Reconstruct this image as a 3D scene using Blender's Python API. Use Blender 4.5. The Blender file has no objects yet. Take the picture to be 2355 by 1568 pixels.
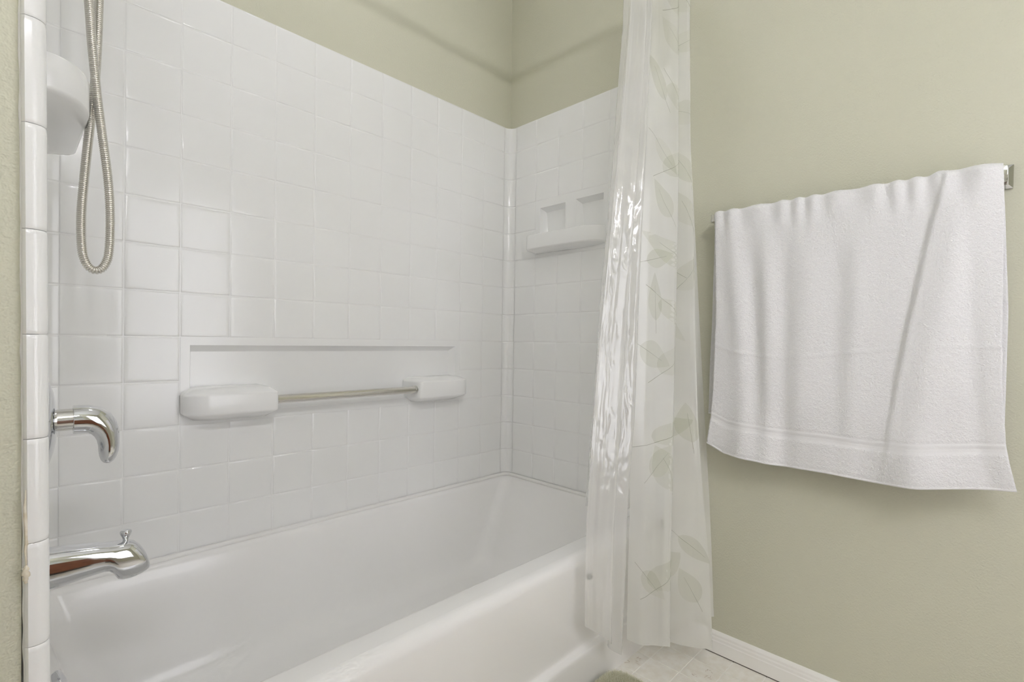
import bpy, bmesh, math, random
from mathutils import Vector, Matrix, noise

random.seed(7)
scene = bpy.context.scene
COL = scene.collection
R = math.radians

# ------------------------------------------------------------------ camera
cam_d = bpy.data.cameras.new('camera')
cam = bpy.data.objects.new('camera', cam_d)
COL.objects.link(cam)
scene.camera = cam
FPX, YAW, PITCH, ROLL = 1144.7693, 0.7944, -0.0109, 0.0142
cam_d.sensor_fit = 'HORIZONTAL'
cam_d.sensor_width = 36.0
cam_d.lens = FPX / 2355.0 * 36.0
cam_d.shift_y = 15.02 / 2355.0
cam_d.clip_start = 0.02
fw = Vector((math.sin(YAW) * math.cos(PITCH), math.cos(YAW) * math.cos(PITCH), math.sin(PITCH)))
rt = Vector((math.cos(YAW), -math.sin(YAW), 0))
up = rt.cross(fw)
rt2 = rt * math.cos(ROLL) + up * math.sin(ROLL)
up2 = -rt * math.sin(ROLL) + up * math.cos(ROLL)
cm = Matrix((rt2, up2, -fw)).transposed().to_4x4()
cm.translation = Vector((-1.5631, -1.5618, 0.9635))
cam.matrix_world = cm

# ------------------------------------------------------------------ world, exposure, lamp powers
world = bpy.data.worlds.new('world')
scene.world = world
world.use_nodes = True
world.node_tree.nodes['Background'].inputs[0].default_value = (0.9, 0.93, 1.0, 1)
world.node_tree.nodes['Background'].inputs[1].default_value = 0.0
scene.view_settings.view_transform = 'Standard'
scene.view_settings.look = 'None'
scene.view_settings.gamma = 1.0
scene.view_settings.use_curve_mapping = False
scene.view_settings.exposure = 0.35
scene.cycles.max_bounces = 7
scene.cycles.diffuse_bounces = 5
scene.cycles.glossy_bounces = 3
scene.cycles.transparent_max_bounces = 12
scene.cycles.use_adaptive_sampling = True
scene.cycles.adaptive_threshold = 0.03
scene.cycles.use_light_tree = False
scene.cycles.caustics_reflective = False
scene.cycles.caustics_refractive = False
BULB_STRENGTH = 144.0        # vanity globes
FILL_DOME_STRENGTH = 14.0         # added fill on the ceiling over the tub
FILL_PANE_STRENGTH = 2.9         # added fill window, broad soft light from behind
BULB_COLOR = (0.955, 0.95, 1.0, 1)

# ------------------------------------------------------------------ materials
def new_mat(name):
    m = bpy.data.materials.new(name)
    m.use_nodes = True
    nt = m.node_tree
    for n in list(nt.nodes):
        nt.nodes.remove(n)
    out = nt.nodes.new('ShaderNodeOutputMaterial')
    return m, nt, out

def principled(nt, out, color, rough, metal=0.0, spec=0.5, coat=0.0, sheen=0.0):
    p = nt.nodes.new('ShaderNodeBsdfPrincipled')
    p.inputs['Base Color'].default_value = (*color, 1)
    p.inputs['Roughness'].default_value = rough
    p.inputs['Metallic'].default_value = metal
    p.inputs['Specular IOR Level'].default_value = spec
    p.inputs['Coat Weight'].default_value = coat
    p.inputs['Coat Roughness'].default_value = 0.08
    p.inputs['Sheen Weight'].default_value = sheen
    nt.links.new(p.outputs[0], out.inputs[0])
    return p

def coords(nt):
    g = nt.nodes.new('ShaderNodeNewGeometry')
    return g.outputs['Position']

def noise_tex(nt, vec, scale, detail=2.0, rough=0.5, dist=0.0):
    n = nt.nodes.new('ShaderNodeTexNoise')
    n.inputs['Scale'].default_value = scale
    n.inputs['Detail'].default_value = detail
    n.inputs['Roughness'].default_value = rough
    n.inputs['Distortion'].default_value = dist
    nt.links.new(vec, n.inputs['Vector'])
    return n

def add_bump(nt, p, height, strength, dist):
    b = nt.nodes.new('ShaderNodeBump')
    b.inputs['Strength'].default_value = strength
    b.inputs['Distance'].default_value = dist
    nt.links.new(height, b.inputs['Height'])
    nt.links.new(b.outputs[0], p.inputs['Normal'])
    return b

def vary(nt, p, fac, c0, c1, lo=0.35, hi=0.65):
    r = nt.nodes.new('ShaderNodeValToRGB')
    r.color_ramp.elements[0].position = lo
    r.color_ramp.elements[0].color = (*c0, 1)
    r.color_ramp.elements[1].position = hi
    r.color_ramp.elements[1].color = (*c1, 1)
    nt.links.new(fac, r.inputs[0])
    nt.links.new(r.outputs[0], p.inputs['Base Color'])
    return r

MAT = {}
def mat_paint(name, c0, c1, bump=0.5):
    m, nt, out = new_mat(name)
    p = principled(nt, out, c0, 0.62, spec=0.25)
    pos = coords(nt)
    vary(nt, p, noise_tex(nt, pos, 2.2, 0).outputs[0], c0, c1)
    h = noise_tex(nt, pos, 230, 1.0, 0.6)
    add_bump(nt, p, h.outputs[0], bump, 0.0022)
    MAT[name] = m
mat_paint('sage_paint', (0.60, 0.592, 0.475), (0.615, 0.607, 0.49))
mat_paint('ceiling_paint', (0.86, 0.86, 0.85), (0.88, 0.88, 0.87), 0.2)
mat_paint('cream_paint', (0.72, 0.70, 0.62), (0.74, 0.72, 0.64), 0.3)

def mat_gel(name, c0, c1, rough):
    m, nt, out = new_mat(name)
    p = principled(nt, out, c0, rough, spec=0.5)
    pos = coords(nt)
    vary(nt, p, noise_tex(nt, pos, 3.0, 1, 0.6).outputs[0], c0, c1)
    h = noise_tex(nt, pos, 16, 0, 0.55)
    add_bump(nt, p, h.outputs[0], 0.055, 0.004)
    MAT[name] = m
mat_gel('surround_gel', (0.85, 0.85, 0.835), (0.87, 0.87, 0.86), 0.17)
mat_gel('tub_gel', (0.845, 0.835, 0.815), (0.865, 0.857, 0.842), 0.14)
mat_gel('caulk', (0.80, 0.79, 0.76), (0.83, 0.82, 0.80), 0.45)

def mat_metal(name, col, rough, bumps=0.0):
    m, nt, out = new_mat(name)
    p = principled(nt, out, col, rough, metal=1.0)
    pos = coords(nt)
    n = noise_tex(nt, pos, 60, 3)
    mr = nt.nodes.new('ShaderNodeMapRange')
    mr.inputs['To Min'].default_value = rough * 0.7
    mr.inputs['To Max'].default_value = rough * 1.4
    nt.links.new(n.outputs[0], mr.inputs[0])
    nt.links.new(mr.outputs[0], p.inputs['Roughness'])
    MAT[name] = m
mat_metal('chrome', (0.74, 0.75, 0.77), 0.05)
mat_metal('brushed_steel', (0.74, 0.725, 0.69), 0.17)
mat_metal('hose_steel', (0.74, 0.72, 0.67), 0.22)
mat_metal('satin_chrome', (0.70, 0.69, 0.66), 0.16)

def mat_simple(name, c0, c1, rough, scale=20, bump=0.0, dist=0.002, sheen=0.0, spec=0.4):
    m, nt, out = new_mat(name)
    p = principled(nt, out, c0, rough, spec=spec, sheen=sheen)
    pos = coords(nt)
    n = noise_tex(nt, pos, scale, 2, 0.6)
    vary(nt, p, n.outputs[0], c0, c1)
    if bump:
        add_bump(nt, p, n.outputs[0], bump, dist)
    MAT[name] = m
    return m, nt, p
mat_simple('trim_white', (0.91, 0.895, 0.855), (0.92, 0.91, 0.88), 0.38, 12)
mat_simple('grout', (0.92, 0.905, 0.84), (0.94, 0.925, 0.87), 0.6, 40)
mat_simple('vinyl_tile', (0.85, 0.81, 0.73), (0.91, 0.885, 0.825), 0.42, 34, 0.05)
mat_simple('twig_print', (0.52, 0.42, 0.35), (0.66, 0.57, 0.49), 0.5, 90)
mat_simple('caulk_stain', (0.66, 0.58, 0.44), (0.78, 0.73, 0.62), 0.6, 120)
mat_simple('mat_pile', (0.68, 0.67, 0.46), (0.96, 0.94, 0.82), 0.95, 260, spec=0.05, sheen=0.3)
mat_simple('dark_gap', (0.10, 0.09, 0.08), (0.14, 0.12, 0.10), 0.8, 30)
mat_simple('magnet_grey', (0.30, 0.31, 0.29), (0.36, 0.37, 0.35), 0.5, 60)
mat_simple('stone_top', (0.80, 0.78, 0.74), (0.86, 0.84, 0.81), 0.2, 9)
mat_simple('door_paint', (0.78, 0.77, 0.73), (0.81, 0.80, 0.76), 0.35, 6)

# terry towel
def mat_terry(name, s1, s2, strength, dist):
    m, nt, out = new_mat(name)
    p = principled(nt, out, (0.84, 0.83, 0.83), 0.95, spec=0.1, sheen=0.25)
    pos = coords(nt)
    a = noise_tex(nt, pos, s1, 1.5, 0.7, 0.6)
    b = noise_tex(nt, pos, s2, 1, 0.6)
    mx = nt.nodes.new('ShaderNodeMath'); mx.operation = 'MULTIPLY_ADD'
    nt.links.new(b.outputs[0], mx.inputs[0])
    mx.inputs[1].default_value = 0.8
    nt.links.new(a.outputs[0], mx.inputs[2])
    vary(nt, p, a.outputs[0], (0.78, 0.772, 0.775), (0.835, 0.83, 0.832), 0.3, 0.7)
    add_bump(nt, p, mx.outputs[0], strength, dist)
    MAT[name] = m
mat_terry('terry', 330, 120, 0.55, 0.004)
mat_terry('flat_weave', 700, 300, 0.25, 0.0015)

# wood for the vanity
m, nt, out = new_mat('cherry_wood')
p = principled(nt, out, (0.25, 0.09, 0.04), 0.35)
pos = coords(nt)
mp = nt.nodes.new('ShaderNodeMapping'); mp.inputs['Scale'].default_value = (14, 14, 1.4)
nt.links.new(pos, mp.inputs[0])
vary(nt, p, noise_tex(nt, mp.outputs[0], 3, 6, 0.6, 1.5).outputs[0], (0.20, 0.065, 0.028), (0.34, 0.13, 0.06))
MAT['cherry_wood'] = m

# mirror and bulbs
m, nt, out = new_mat('mirror_glass')
principled(nt, out, (0.88, 0.9, 0.89), 0.01, metal=1.0)
MAT['mirror_glass'] = m
def mat_emit(name, col, s):
    m, nt, out = new_mat(name)
    e = nt.nodes.new('ShaderNodeEmission')
    e.inputs[0].default_value = col
    e.inputs[1].default_value = s
    nt.links.new(e.outputs[0], out.inputs[0])
    MAT[name] = m
mat_emit('bulb_glow', BULB_COLOR, BULB_STRENGTH)
mat_emit('fill_dome_glow', BULB_COLOR, FILL_DOME_STRENGTH)
mat_emit('fill_pane_glow', BULB_COLOR, FILL_PANE_STRENGTH)

# thin plastic sheets: part clear, part milky, glossy
def mat_sheet(name, col, clear, gloss_rough, bump, bscale, stretch=(1, 1, 0.35), gloss=1.0):
    m, nt, out = new_mat(name)
    tr = nt.nodes.new('ShaderNodeBsdfTransparent')
    tr.inputs[0].default_value = (0.97, 0.97, 0.955, 1)
    df = nt.nodes.new('ShaderNodeBsdfDiffuse'); df.inputs[0].default_value = (*col, 1)
    tl = nt.nodes.new('ShaderNodeBsdfTranslucent'); tl.inputs[0].default_value = (*col, 1)
    gl = nt.nodes.new('ShaderNodeBsdfGlossy'); gl.inputs['Roughness'].default_value = gloss_rough
    gl.inputs[0].default_value = (1, 1, 1, 1)
    pos = coords(nt)
    mp = nt.nodes.new('ShaderNodeMapping'); mp.inputs['Scale'].default_value = stretch
    nt.links.new(pos, mp.inputs[0])
    h = noise_tex(nt, mp.outputs[0], bscale, 2, 0.6, 0.8)
    b = nt.nodes.new('ShaderNodeBump')
    b.inputs['Strength'].default_value = bump; b.inputs['Distance'].default_value = 0.01
    nt.links.new(h.outputs[0], b.inputs['Height'])
    nt.links.new(b.outputs[0], gl.inputs['Normal'])
    m1 = nt.nodes.new('ShaderNodeMixShader'); m1.inputs[0].default_value = 0.40
    nt.links.new(df.outputs[0], m1.inputs[1]); nt.links.new(tl.outputs[0], m1.inputs[2])
    m2 = nt.nodes.new('ShaderNodeMixShader')
    n2 = noise_tex(nt, pos, 6, 0)
    mr = nt.nodes.new('ShaderNodeMapRange')
    mr.inputs['From Min'].default_value = 0.3; mr.inputs['From Max'].default_value = 0.7
    mr.inputs['To Min'].default_value = clear - 0.05; mr.inputs['To Max'].default_value = clear + 0.05
    nt.links.new(n2.outputs[0], mr.inputs[0])
    nt.links.new(mr.outputs[0], m2.inputs[0])
    nt.links.new(m1.outputs[0], m2.inputs[1]); nt.links.new(tr.outputs[0], m2.inputs[2])
    ge = nt.nodes.new('ShaderNodeNewGeometry')
    dt = nt.nodes.new('ShaderNodeVectorMath'); dt.operation = 'DOT_PRODUCT'
    nt.links.new(b.outputs[0], dt.inputs[0]); nt.links.new(ge.outputs['Incoming'], dt.inputs[1])
    ab = nt.nodes.new('ShaderNodeMath'); ab.operation = 'ABSOLUTE'; nt.links.new(dt.outputs['Value'], ab.inputs[0])
    om = nt.nodes.new('ShaderNodeMath'); om.operation = 'SUBTRACT'; om.use_clamp = True; om.inputs[0].default_value = 1.0; nt.links.new(ab.outputs[0], om.inputs[1])
    pw = nt.nodes.new('ShaderNodeMath'); pw.operation = 'POWER'; pw.inputs[1].default_value = 5.0; nt.links.new(om.outputs[0], pw.inputs[0])
    fr = nt.nodes.new('ShaderNodeMath'); fr.operation = 'MULTIPLY_ADD'; fr.inputs[1].default_value = 0.9 * gloss; fr.inputs[2].default_value = 0.045 * gloss
    nt.links.new(pw.outputs[0], fr.inputs[0])
    m3 = nt.nodes.new('ShaderNodeMixShader')
    nt.links.new(fr.outputs[0], m3.inputs[0])
    nt.links.new(m2.outputs[0], m3.inputs[1]); nt.links.new(gl.outputs[0], m3.inputs[2])
    nt.links.new(m3.outputs[0], out.inputs[0])
    MAT[name] = m
mat_sheet('liner_vinyl', (0.965, 0.96, 0.95), 0.60, 0.11, 0.5, 26, gloss=1.4)
mat_sheet('curtain_peva', (0.965, 0.965, 0.935), 0.38, 0.22, 0.3, 12)
mat_sheet('leaf_ink', (0.70, 0.74, 0.56), 0.94, 0.6, 0.1, 12, gloss=0.0)
mat_sheet('stem_ink', (0.42, 0.43, 0.33), 0.6, 0.5, 0.1, 12, gloss=0.0)

# ------------------------------------------------------------------ helpers
def link(o, parent=None):
    COL.objects.link(o)
    if parent is not None:
        o.parent = parent
    return o

def thing(name, label, cat, loc=(0, 0, 0), group=None):
    o = bpy.data.objects.new(name, None)
    o.empty_display_size = 0.05
    link(o)
    o.location = loc
    o['label'] = label; o['category'] = cat
    if group: o['group'] = group
    return o

def tag(o, label, cat, group=None):
    o['label'] = label; o['category'] = cat
    if group: o['group'] = group
    return o

def mesh_obj(name, verts, faces, mat, parent=None, smooth=None, mats=None, midx=None, uvs=None):
    """verts in world space; a parent Empty's translation is taken off."""
    off = Vector((0, 0, 0))
    if parent is not None:
        q = parent
        while q is not None:
            off += q.location
            q = q.parent
    me = bpy.data.meshes.new(name)
    me.from_pydata([tuple(Vector(v) - off) for v in verts], [], faces)
    if mats:
        for k in mats: me.materials.append(MAT[k])
    else:
        me.materials.append(MAT[mat])
    if midx:
        me.polygons.foreach_set('material_index', midx)
    bm = bmesh.new(); bm.from_mesh(me)
    bmesh.ops.recalc_face_normals(bm, faces=bm.faces)
    bm.to_mesh(me); bm.free()
    if smooth is not None:
        me.polygons.foreach_set('use_smooth', [True] * len(me.polygons))
        me.set_sharp_from_angle(angle=R(smooth))
    me.update()
    return link(bpy.data.objects.new(name, me), parent)

def structure(o):
    o['kind'] = 'structure'
    return o

def box_vf(x0, x1, y0, y1, z0, z1):
    v = [(x, y, z) for z in (z0, z1) for y in (y0, y1) for x in (x0, x1)]
    f = [(0, 2, 3, 1), (4, 5, 7, 6), (0, 1, 5, 4), (2, 6, 7, 3), (0, 4, 6, 2), (1, 3, 7, 5)]
    return v, f

def box(name, b, mat, parent=None, bevel=0.0, seg=2):
    v, f = box_vf(*b)
    o = mesh_obj(name, v, f, mat, parent)
    if bevel:
        bm = bmesh.new(); bm.from_mesh(o.data)
        bmesh.ops.bevel(bm, geom=list(bm.edges), offset=bevel, segments=seg, profile=0.5, affect='EDGES')
        bm.to_mesh(o.data); bm.free()
        o.data.polygons.foreach_set('use_smooth', [True] * len(o.data.polygons))
        o.data.set_sharp_from_angle(angle=R(35))
    return o

def loft(rings, closed=True, cap0=True, cap1=True):
    """rings of equal length -> verts, faces"""
    n = len(rings[0]); v = [p for r in rings for p in r]; f = []
    for i in range(len(rings) - 1):
        for j in range(n if closed else n - 1):
            a = i * n + j; b = i * n + (j + 1) % n
            f.append((a, b, b + n, a + n))
    if cap0: f.append(tuple(range(n - 1, -1, -1)))
    if cap1: f.append(tuple((len(rings) - 1) * n + j for j in range(n)))
    return v, f

def lathe(name, axis_o, axis_d, prof, mat, parent, seg=40, smooth=40):
    """prof: list of (distance along axis, radius)"""
    d = Vector(axis_d).normalized()
    a = d.orthogonal().normalized(); b = d.cross(a)
    rings = []
    for t, r in prof:
        c = Vector(axis_o) + d * t
        rings.append([c + (a * math.cos(2 * math.pi * k / seg) + b * math.sin(2 * math.pi * k / seg)) * r for k in range(seg)])
    v, f = loft(rings)
    return mesh_obj(name, v, f, mat, parent, smooth)

def sweep(path, rad, seg=12, normal=Vector((0, 1, 0))):
    """tube rings along a planar-ish path; rad: list of radii or (ra, rb)"""
    rings = []
    n = len(path)
    for i in range(n):
        p = Vector(path[i])
        t = (Vector(path[min(i + 1, n - 1)]) - Vector(path[max(i - 1, 0)])).normalized()
        b = (normal - t * normal.dot(t)).normalized()
        a = b.cross(t).normalized()
        ra, rb = rad[i] if isinstance(rad[i], tuple) else (rad[i], rad[i])
        rings.append([p + a * math.cos(2 * math.pi * k / seg) * ra + b * math.sin(2 * math.pi * k / seg) * rb for k in range(seg)])
    return rings

def catmull(pts, per):
    out = []
    n = len(pts)
    for i in range(n - 1):
        p0, p1, p2, p3 = (Vector(pts[max(i - 1, 0)]), Vector(pts[i]), Vector(pts[i + 1]), Vector(pts[min(i + 2, n - 1)]))
        for k in range(per):
            t = k / per
            out.append(0.5 * ((2 * p1) + (p2 - p0) * t + (2 * p0 - 5 * p1 + 4 * p2 - p3) * t * t + (3 * p1 - p0 - 3 * p2 + p3) * t ** 3))
    out.append(Vector(pts[-1]))
    return out

def interp(xs, ys, x):
    if x <= xs[0]: return ys[0]
    for i in range(len(xs) - 1):
        if x <= xs[i + 1]:
            t = (x - xs[i]) / (xs[i + 1] - xs[i])
            return ys[i] + (ys[i + 1] - ys[i]) * t
    return ys[-1]

def sstep(a, b, x):
    t = max(0.0, min(1.0, (x - a) / (b - a)))
    return t * t * (3 - 2 * t)

# ------------------------------------------------------------------ dimensions
P = 0.12                                  # tile pitch across
PV = 0.11808                              # tile pitch up
ZTOP = 1.8993                             # top edge of the surround
def row_z(j): return 1.9092 - PV * j if j else ZTOP
RIM = 0.379
CVL = 0.0590                              # left cove radius
CV = 0.037                                # cove radius
XL = -1.536                               # left end panel surface
DEPTH = 0.757                             # end panels run this far out
CEIL = 2.60
XROOM, YROOM = -2.40, -2.25

# ------------------------------------------------------------------ the room
def boxes(name, bs, mat, parent=None):
    v, f = [], []
    for b in bs:
        vv, ff = box_vf(*b); n0 = len(v); v += vv; f += [tuple(n0 + k for k in t) for t in ff]
    return mesh_obj(name, v, f, mat, parent)
ZC = ZTOP - 0.012                         # walls are set back behind the surround below this
structure(boxes('wall_back', [(XL - 0.06, 0.10, 0.03, 0.10, 0, CEIL), (XL - 0.06, 0.03, 0.004, 0.03, ZC, CEIL)], 'sage_paint'))
structure(boxes('wall_right', [(0.03, 0.10, YROOM - 0.1, 0.03, 0, CEIL), (0.003, 0.03, YROOM - 0.1, -0.752, 0, CEIL), (0.003, 0.03, -0.752, 0.004, ZC, CEIL)], 'sage_paint'))
structure(boxes('wall_left', [(XROOM, XL - 0.045, -0.772, 0.10, 0, CEIL), (XL - 0.045, XL - 0.0135, -0.772, -0.745, 0, CEIL), (XL - 0.045, XL - 0.0135, -0.745, 0.004, ZC, CEIL)], 'sage_paint'))
structure(box('wall_side', (XROOM - 0.1, XROOM, YROOM - 0.1, 0.10, 0, CEIL), 'sage_paint'))
WX0, WX1, WZ0, WZ1 = -1.14, -0.42, 0.42, 1.92        # opening for the added fill window behind the camera
structure(boxes('wall_front', [(XROOM, WX0, YROOM - 0.1, YROOM, 0, CEIL), (WX1, 0.003, YROOM - 0.1, YROOM, 0, CEIL),
                               (WX0, WX1, YROOM - 0.1, YROOM, 0, WZ0), (WX0, WX1, YROOM - 0.1, YROOM, WZ1, CEIL)], 'sage_paint'))
structure(box('ceiling', (XROOM - 0.1, 0.10, YROOM - 0.1, 0.10, CEIL, CEIL + 0.08), 'ceiling_paint'))
floor = structure(box('floor', (XROOM, 0.003, YROOM, 0.004, -0.06, -0.0012), 'grout'))

# floor tiles: squares with thin joints
TP = 0.0935
fx0, fy0 = -0.0795, -0.811                # a joint crossing
def tile_floor_mesh(w, h, name):
    g = 0.0015
    rings = []
    for ins, z in ((0, -0.0012), (0.0, -0.0003), (0.0006, 0.0)):
        a, b = w / 2 - g - ins, h / 2 - g - ins
        rings.append([(-a, -b, z), (a, -b, z), (a, b, z), (-a, b, z)])
    v, f = loft(rings, cap0=False)
    me = bpy.data.meshes.new(name); me.from_pydata(v, [], f); me.materials.append(MAT['vinyl_tile'])
    return me
FT = {}
rest_v, rest_f = [], []
twigs = []
for c in range(-25, 2):
    for r_ in range(-16, 2):
        xa, xb = fx0 + c * TP, fx0 + (c + 1) * TP
        ya, yb = fy0 + r_ * TP, fy0 + (r_ + 1) * TP
        xa, xb = max(xa, XROOM), min(xb, -0.001)
        ya, yb = max(ya, YROOM), min(yb, -0.745)
        if xb - xa < 0.012 or yb - ya < 0.012: continue
        if xb <= XROOM: continue
        w, h = round(xb - xa, 5), round(yb - ya, 5)
        if (w, h) not in FT: FT[(w, h)] = tile_floor_mesh(w, h, 'floor_tile')
        me = FT[(w, h)]
        cx, cy = (xa + xb) / 2, (ya + yb) / 2
        if xa > -1.42 and ya > -1.75:
            o = link(bpy.data.objects.new('floor_tile', me), floor); o.location = (cx, cy, 0)
        else:
            n0 = len(rest_v)
            rest_v += [(v.co.x + cx, v.co.y + cy, v.co.z) for v in me.vertices]
            rest_f += [tuple(n0 + k for k in p_.vertices) for p_ in me.polygons]
        if r_ % 2 == 0 and (c + r_ // 2) % 2 == 0 and xa > -1.5:
            twigs.append((xa, xb, ya, yb))
o = mesh_obj('floor_tile_field', rest_v, rest_f, 'vinyl_tile', floor); o['kind'] = 'stuff'
tv, tf = [], []
rg = random.Random(3)
for (xa, xb, ya, yb) in twigs:
    for (px, py, a0) in ((0.28, 0.62, 0.3), (0.72, 0.35, 1.9), (0.45, 0.25, 1.2)):
        bx, by = xa + (xb - xa) * px, ya + (yb - ya) * py
        for k in range(5):
            a = a0 + rg.uniform(-1.0, 1.0) + k * 0.5
            L = rg.uniform(0.006, 0.02); wd = rg.uniform(0.0005, 0.0011)
            ox, oy = bx + rg.uniform(-.009, .009), by + rg.uniform(-.009, .009)
            d = Vector((math.cos(a), math.sin(a), 0)); e = Vector((-d.y, d.x, 0))
            c0 = Vector((ox, oy, 0.00025))
            pts = [c0 - d * L / 2, c0 + e * wd, c0 + d * L / 2, c0 - e * wd]
            if any(not (xa + .003 < q.x < xb - .003 and ya + .003 < q.y < yb - .003) for q in pts): continue
            n0 = len(tv); tv += pts; tf.append((n0, n0 + 1, n0 + 2, n0 + 3))
o = mesh_obj('twig_print', tv, tf, 'twig_print', floor); o['kind'] = 'stuff'

# baseboard along the right wall, moulded top
prof = [(0.0, 0.0035), (-0.0125, 0.0035), (-0.0125, 0.040), (-0.0105, 0.043), (-0.0105, 0.050), (-0.0085, 0.054), (-0.0085, 0.060),
        (-0.0055, 0.0655), (-0.002, 0.0685), (0.0, 0.0685)]
rings = [[(0.003 + x, y, z) for x, z in prof] for y in (-0.772, YROOM)]
v, f = loft(rings)
bb = structure(mesh_obj('baseboard_right', v, f, 'trim_white', None, 25))
gap = box('floor_gap', (-0.0085, 0.003, YROOM, -0.772, -0.001, 0.0035), 'dark_gap', bb)
rings = [[(x, YROOM - xx, z) for xx, z in prof] for x in (-1.20, -0.0125)]
v, f = loft(rings)
structure(mesh_obj('baseboard_front', v, f, 'trim_white', None, 25))

# ------------------------------------------------------------------ moulded tub surround
sur = thing('tub_surround', 'glossy white moulded tub surround with square tile pattern on three walls', 'tub surround', (0, 0, RIM))
GX0, GX1, GZ0, GZ1 = -CV - 10 * P + 0.002, -CV - 2 * P - 0.002, row_z(10) + 0.002, row_z(8) - 0.002
SU0, SU1, SZA, SZB = CV + P + 0.002, CV + 4 * P - 0.002, row_z(5) + 0.002, row_z(3) - 0.002
ZB = RIM - 0.01
back = boxes('back_panel', [(XL + CVL, GX0, -0.0005, 0.004, ZB, ZTOP), (GX1, -CV, -0.0005, 0.004, ZB, ZTOP), (GX0, GX1, -0.0005, 0.004, ZB, GZ0), (GX0, GX1, -0.0005, 0.004, GZ1, ZTOP)], 'surround_gel', sur)
right = boxes('end_panel', [(-0.0005, 0.003, -SU0, -CV, ZB, ZTOP), (-0.0005, 0.003, -DEPTH, -SU1, ZB, ZTOP), (-0.0005, 0.003, -SU1, -SU0, ZB, SZA), (-0.0005, 0.003, -SU1, -SU0, SZB, ZTOP)], 'surround_gel', sur)
left = boxes('end_panel', [(XL - 0.0135, XL + 0.0005, -SU0, -CVL, ZB, ZTOP), (XL - 0.0135, XL + 0.0005, -DEPTH, -SU1, ZB, ZTOP), (XL - 0.0135, XL + 0.0005, -SU1, -SU0, ZB, SZA), (XL - 0.0135, XL + 0.0005, -SU1, -SU0, SZB, ZTOP)], 'surround_gel', sur)

TILES = {}
def tile_mesh(w, h):
    """tile in its own plane: u = x, out = -y, up = z"""
    key = (round(w, 4), round(h, 4))
    if key in TILES: return TILES[key]
    rings = []
    for ins, d in ((0.0011, 0.0004), (0.0018, 0.0011), (0.0030, 0.0017), (0.0054, 0.0020), (0.012, 0.0020)):
        a, b = w / 2 - ins, h / 2 - ins
        rings.append([(-a, -d, -b), (a, -d, -b), (a, -d, b), (-a, -d, b)])
    v, f = loft(rings, cap0=False)
    me = bpy.data.meshes.new('tile'); me.from_pydata(v, [], f)
    me.materials.append(MAT['surround_gel'])
    me.polygons.foreach_set('use_smooth', [True] * len(me.polygons))
    me.update()
    TILES[key] = me
    return me

def put_tile(parent, u, zc, w, h, wall):
    o = link(bpy.data.objects.new('tile', tile_mesh(w, h)))
    o.parent = parent
    if wall == 'back':
        o.location = Vector((u, 0.0, zc)); o.rotation_euler = (0, 0, 0)
    elif wall == 'right':
        o.location = Vector((0.0, -u, zc)); o.rotation_euler = (0, 0, -math.pi / 2)
    else:
        o.location = Vector((XL, -u, zc)); o.rotation_euler = (0, 0, math.pi / 2)
    o.location -= sur.location
    return o

def rows():
    for j in range(13):
        z1 = row_z(j); z0 = row_z(j + 1) if j < 12 else RIM + 0.010
        yield j, (z0 + z1) / 2, z1 - z0
# skip the plates
for j, zc, h in rows():
    for i in range(12):
        if j in (8, 9) and 2 <= i <= 9: continue
        xa = -CV - P * (12 - i)
        put_tile(back, xa + P / 2, zc, P, h, 'back')
    for k in range(6):
        ua = CV + P * k
        if not (j in (3, 4) and 1 <= k <= 3):
            put_tile(right, ua + P / 2, zc, P, h, 'right')
            put_tile(left, ua + P / 2, zc, P, h, 'left')

# coved corner pieces, one per row, and their top cap
def cove(sx, cx, CV):
    """sx=-1: right corner (wall at x=cx, tile faces -x); +1: left corner"""
    for j, zc, h in rows():
        z0, z1 = zc - h / 2, zc + h / 2
        rings = []
        for z, ins in ((z0 + .0006, 0.0016), (z0 + .0024, 0.0003), (z0 + .005, 0.0), (z1 - .005, 0.0), (z1 - .0024, 0.0003), (z1 - .0006, 0.0016)):
            r = []
            for q in range(13):
                a = math.pi / 2 * q / 12
                rr = CV - 0.0020 + ins
                # centre of the arc is CV out from both walls
                x = cx + sx * (CV - rr * math.cos(a)); y = -(CV - rr * math.sin(a))
                r.append((x, y, z))
            rings.append(r)
        v, f = loft(rings, closed=False, cap0=False, cap1=False)
        o = mesh_obj('cove_tile', v, f, 'surround_gel', back, 50)
    rings = []
    for z in (RIM - 0.01, ZTOP - 0.0008):
        r = [(cx - sx * 0.003, 0.004, z), (cx - sx * 0.003, -CV, z)]
        for q in range(13):
            a = math.pi / 2 * q / 12
            rr = CV - 0.0006
            r.append((cx + sx * (CV - rr * math.cos(a)), -(CV - rr * math.sin(a)), z))
        r.append((cx + sx * CV, 0.004, z))
        rings.append(r)
    v, f = loft(rings)
    mesh_obj('cove_backing', v, f, 'surround_gel', back, 50)
cove(-1, 0.0, CV)
cove(1, XL, CVL)

# plate with recessed niches: local (u, out, z) -> world
def mapper(wall):
    if wall == 'back': return lambda u, d, z: (u, -d, z)
    if wall == 'right': return lambda u, d, z: (-d, -u, z)
    return lambda u, d, z: (XL + d, -u, z)

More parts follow.
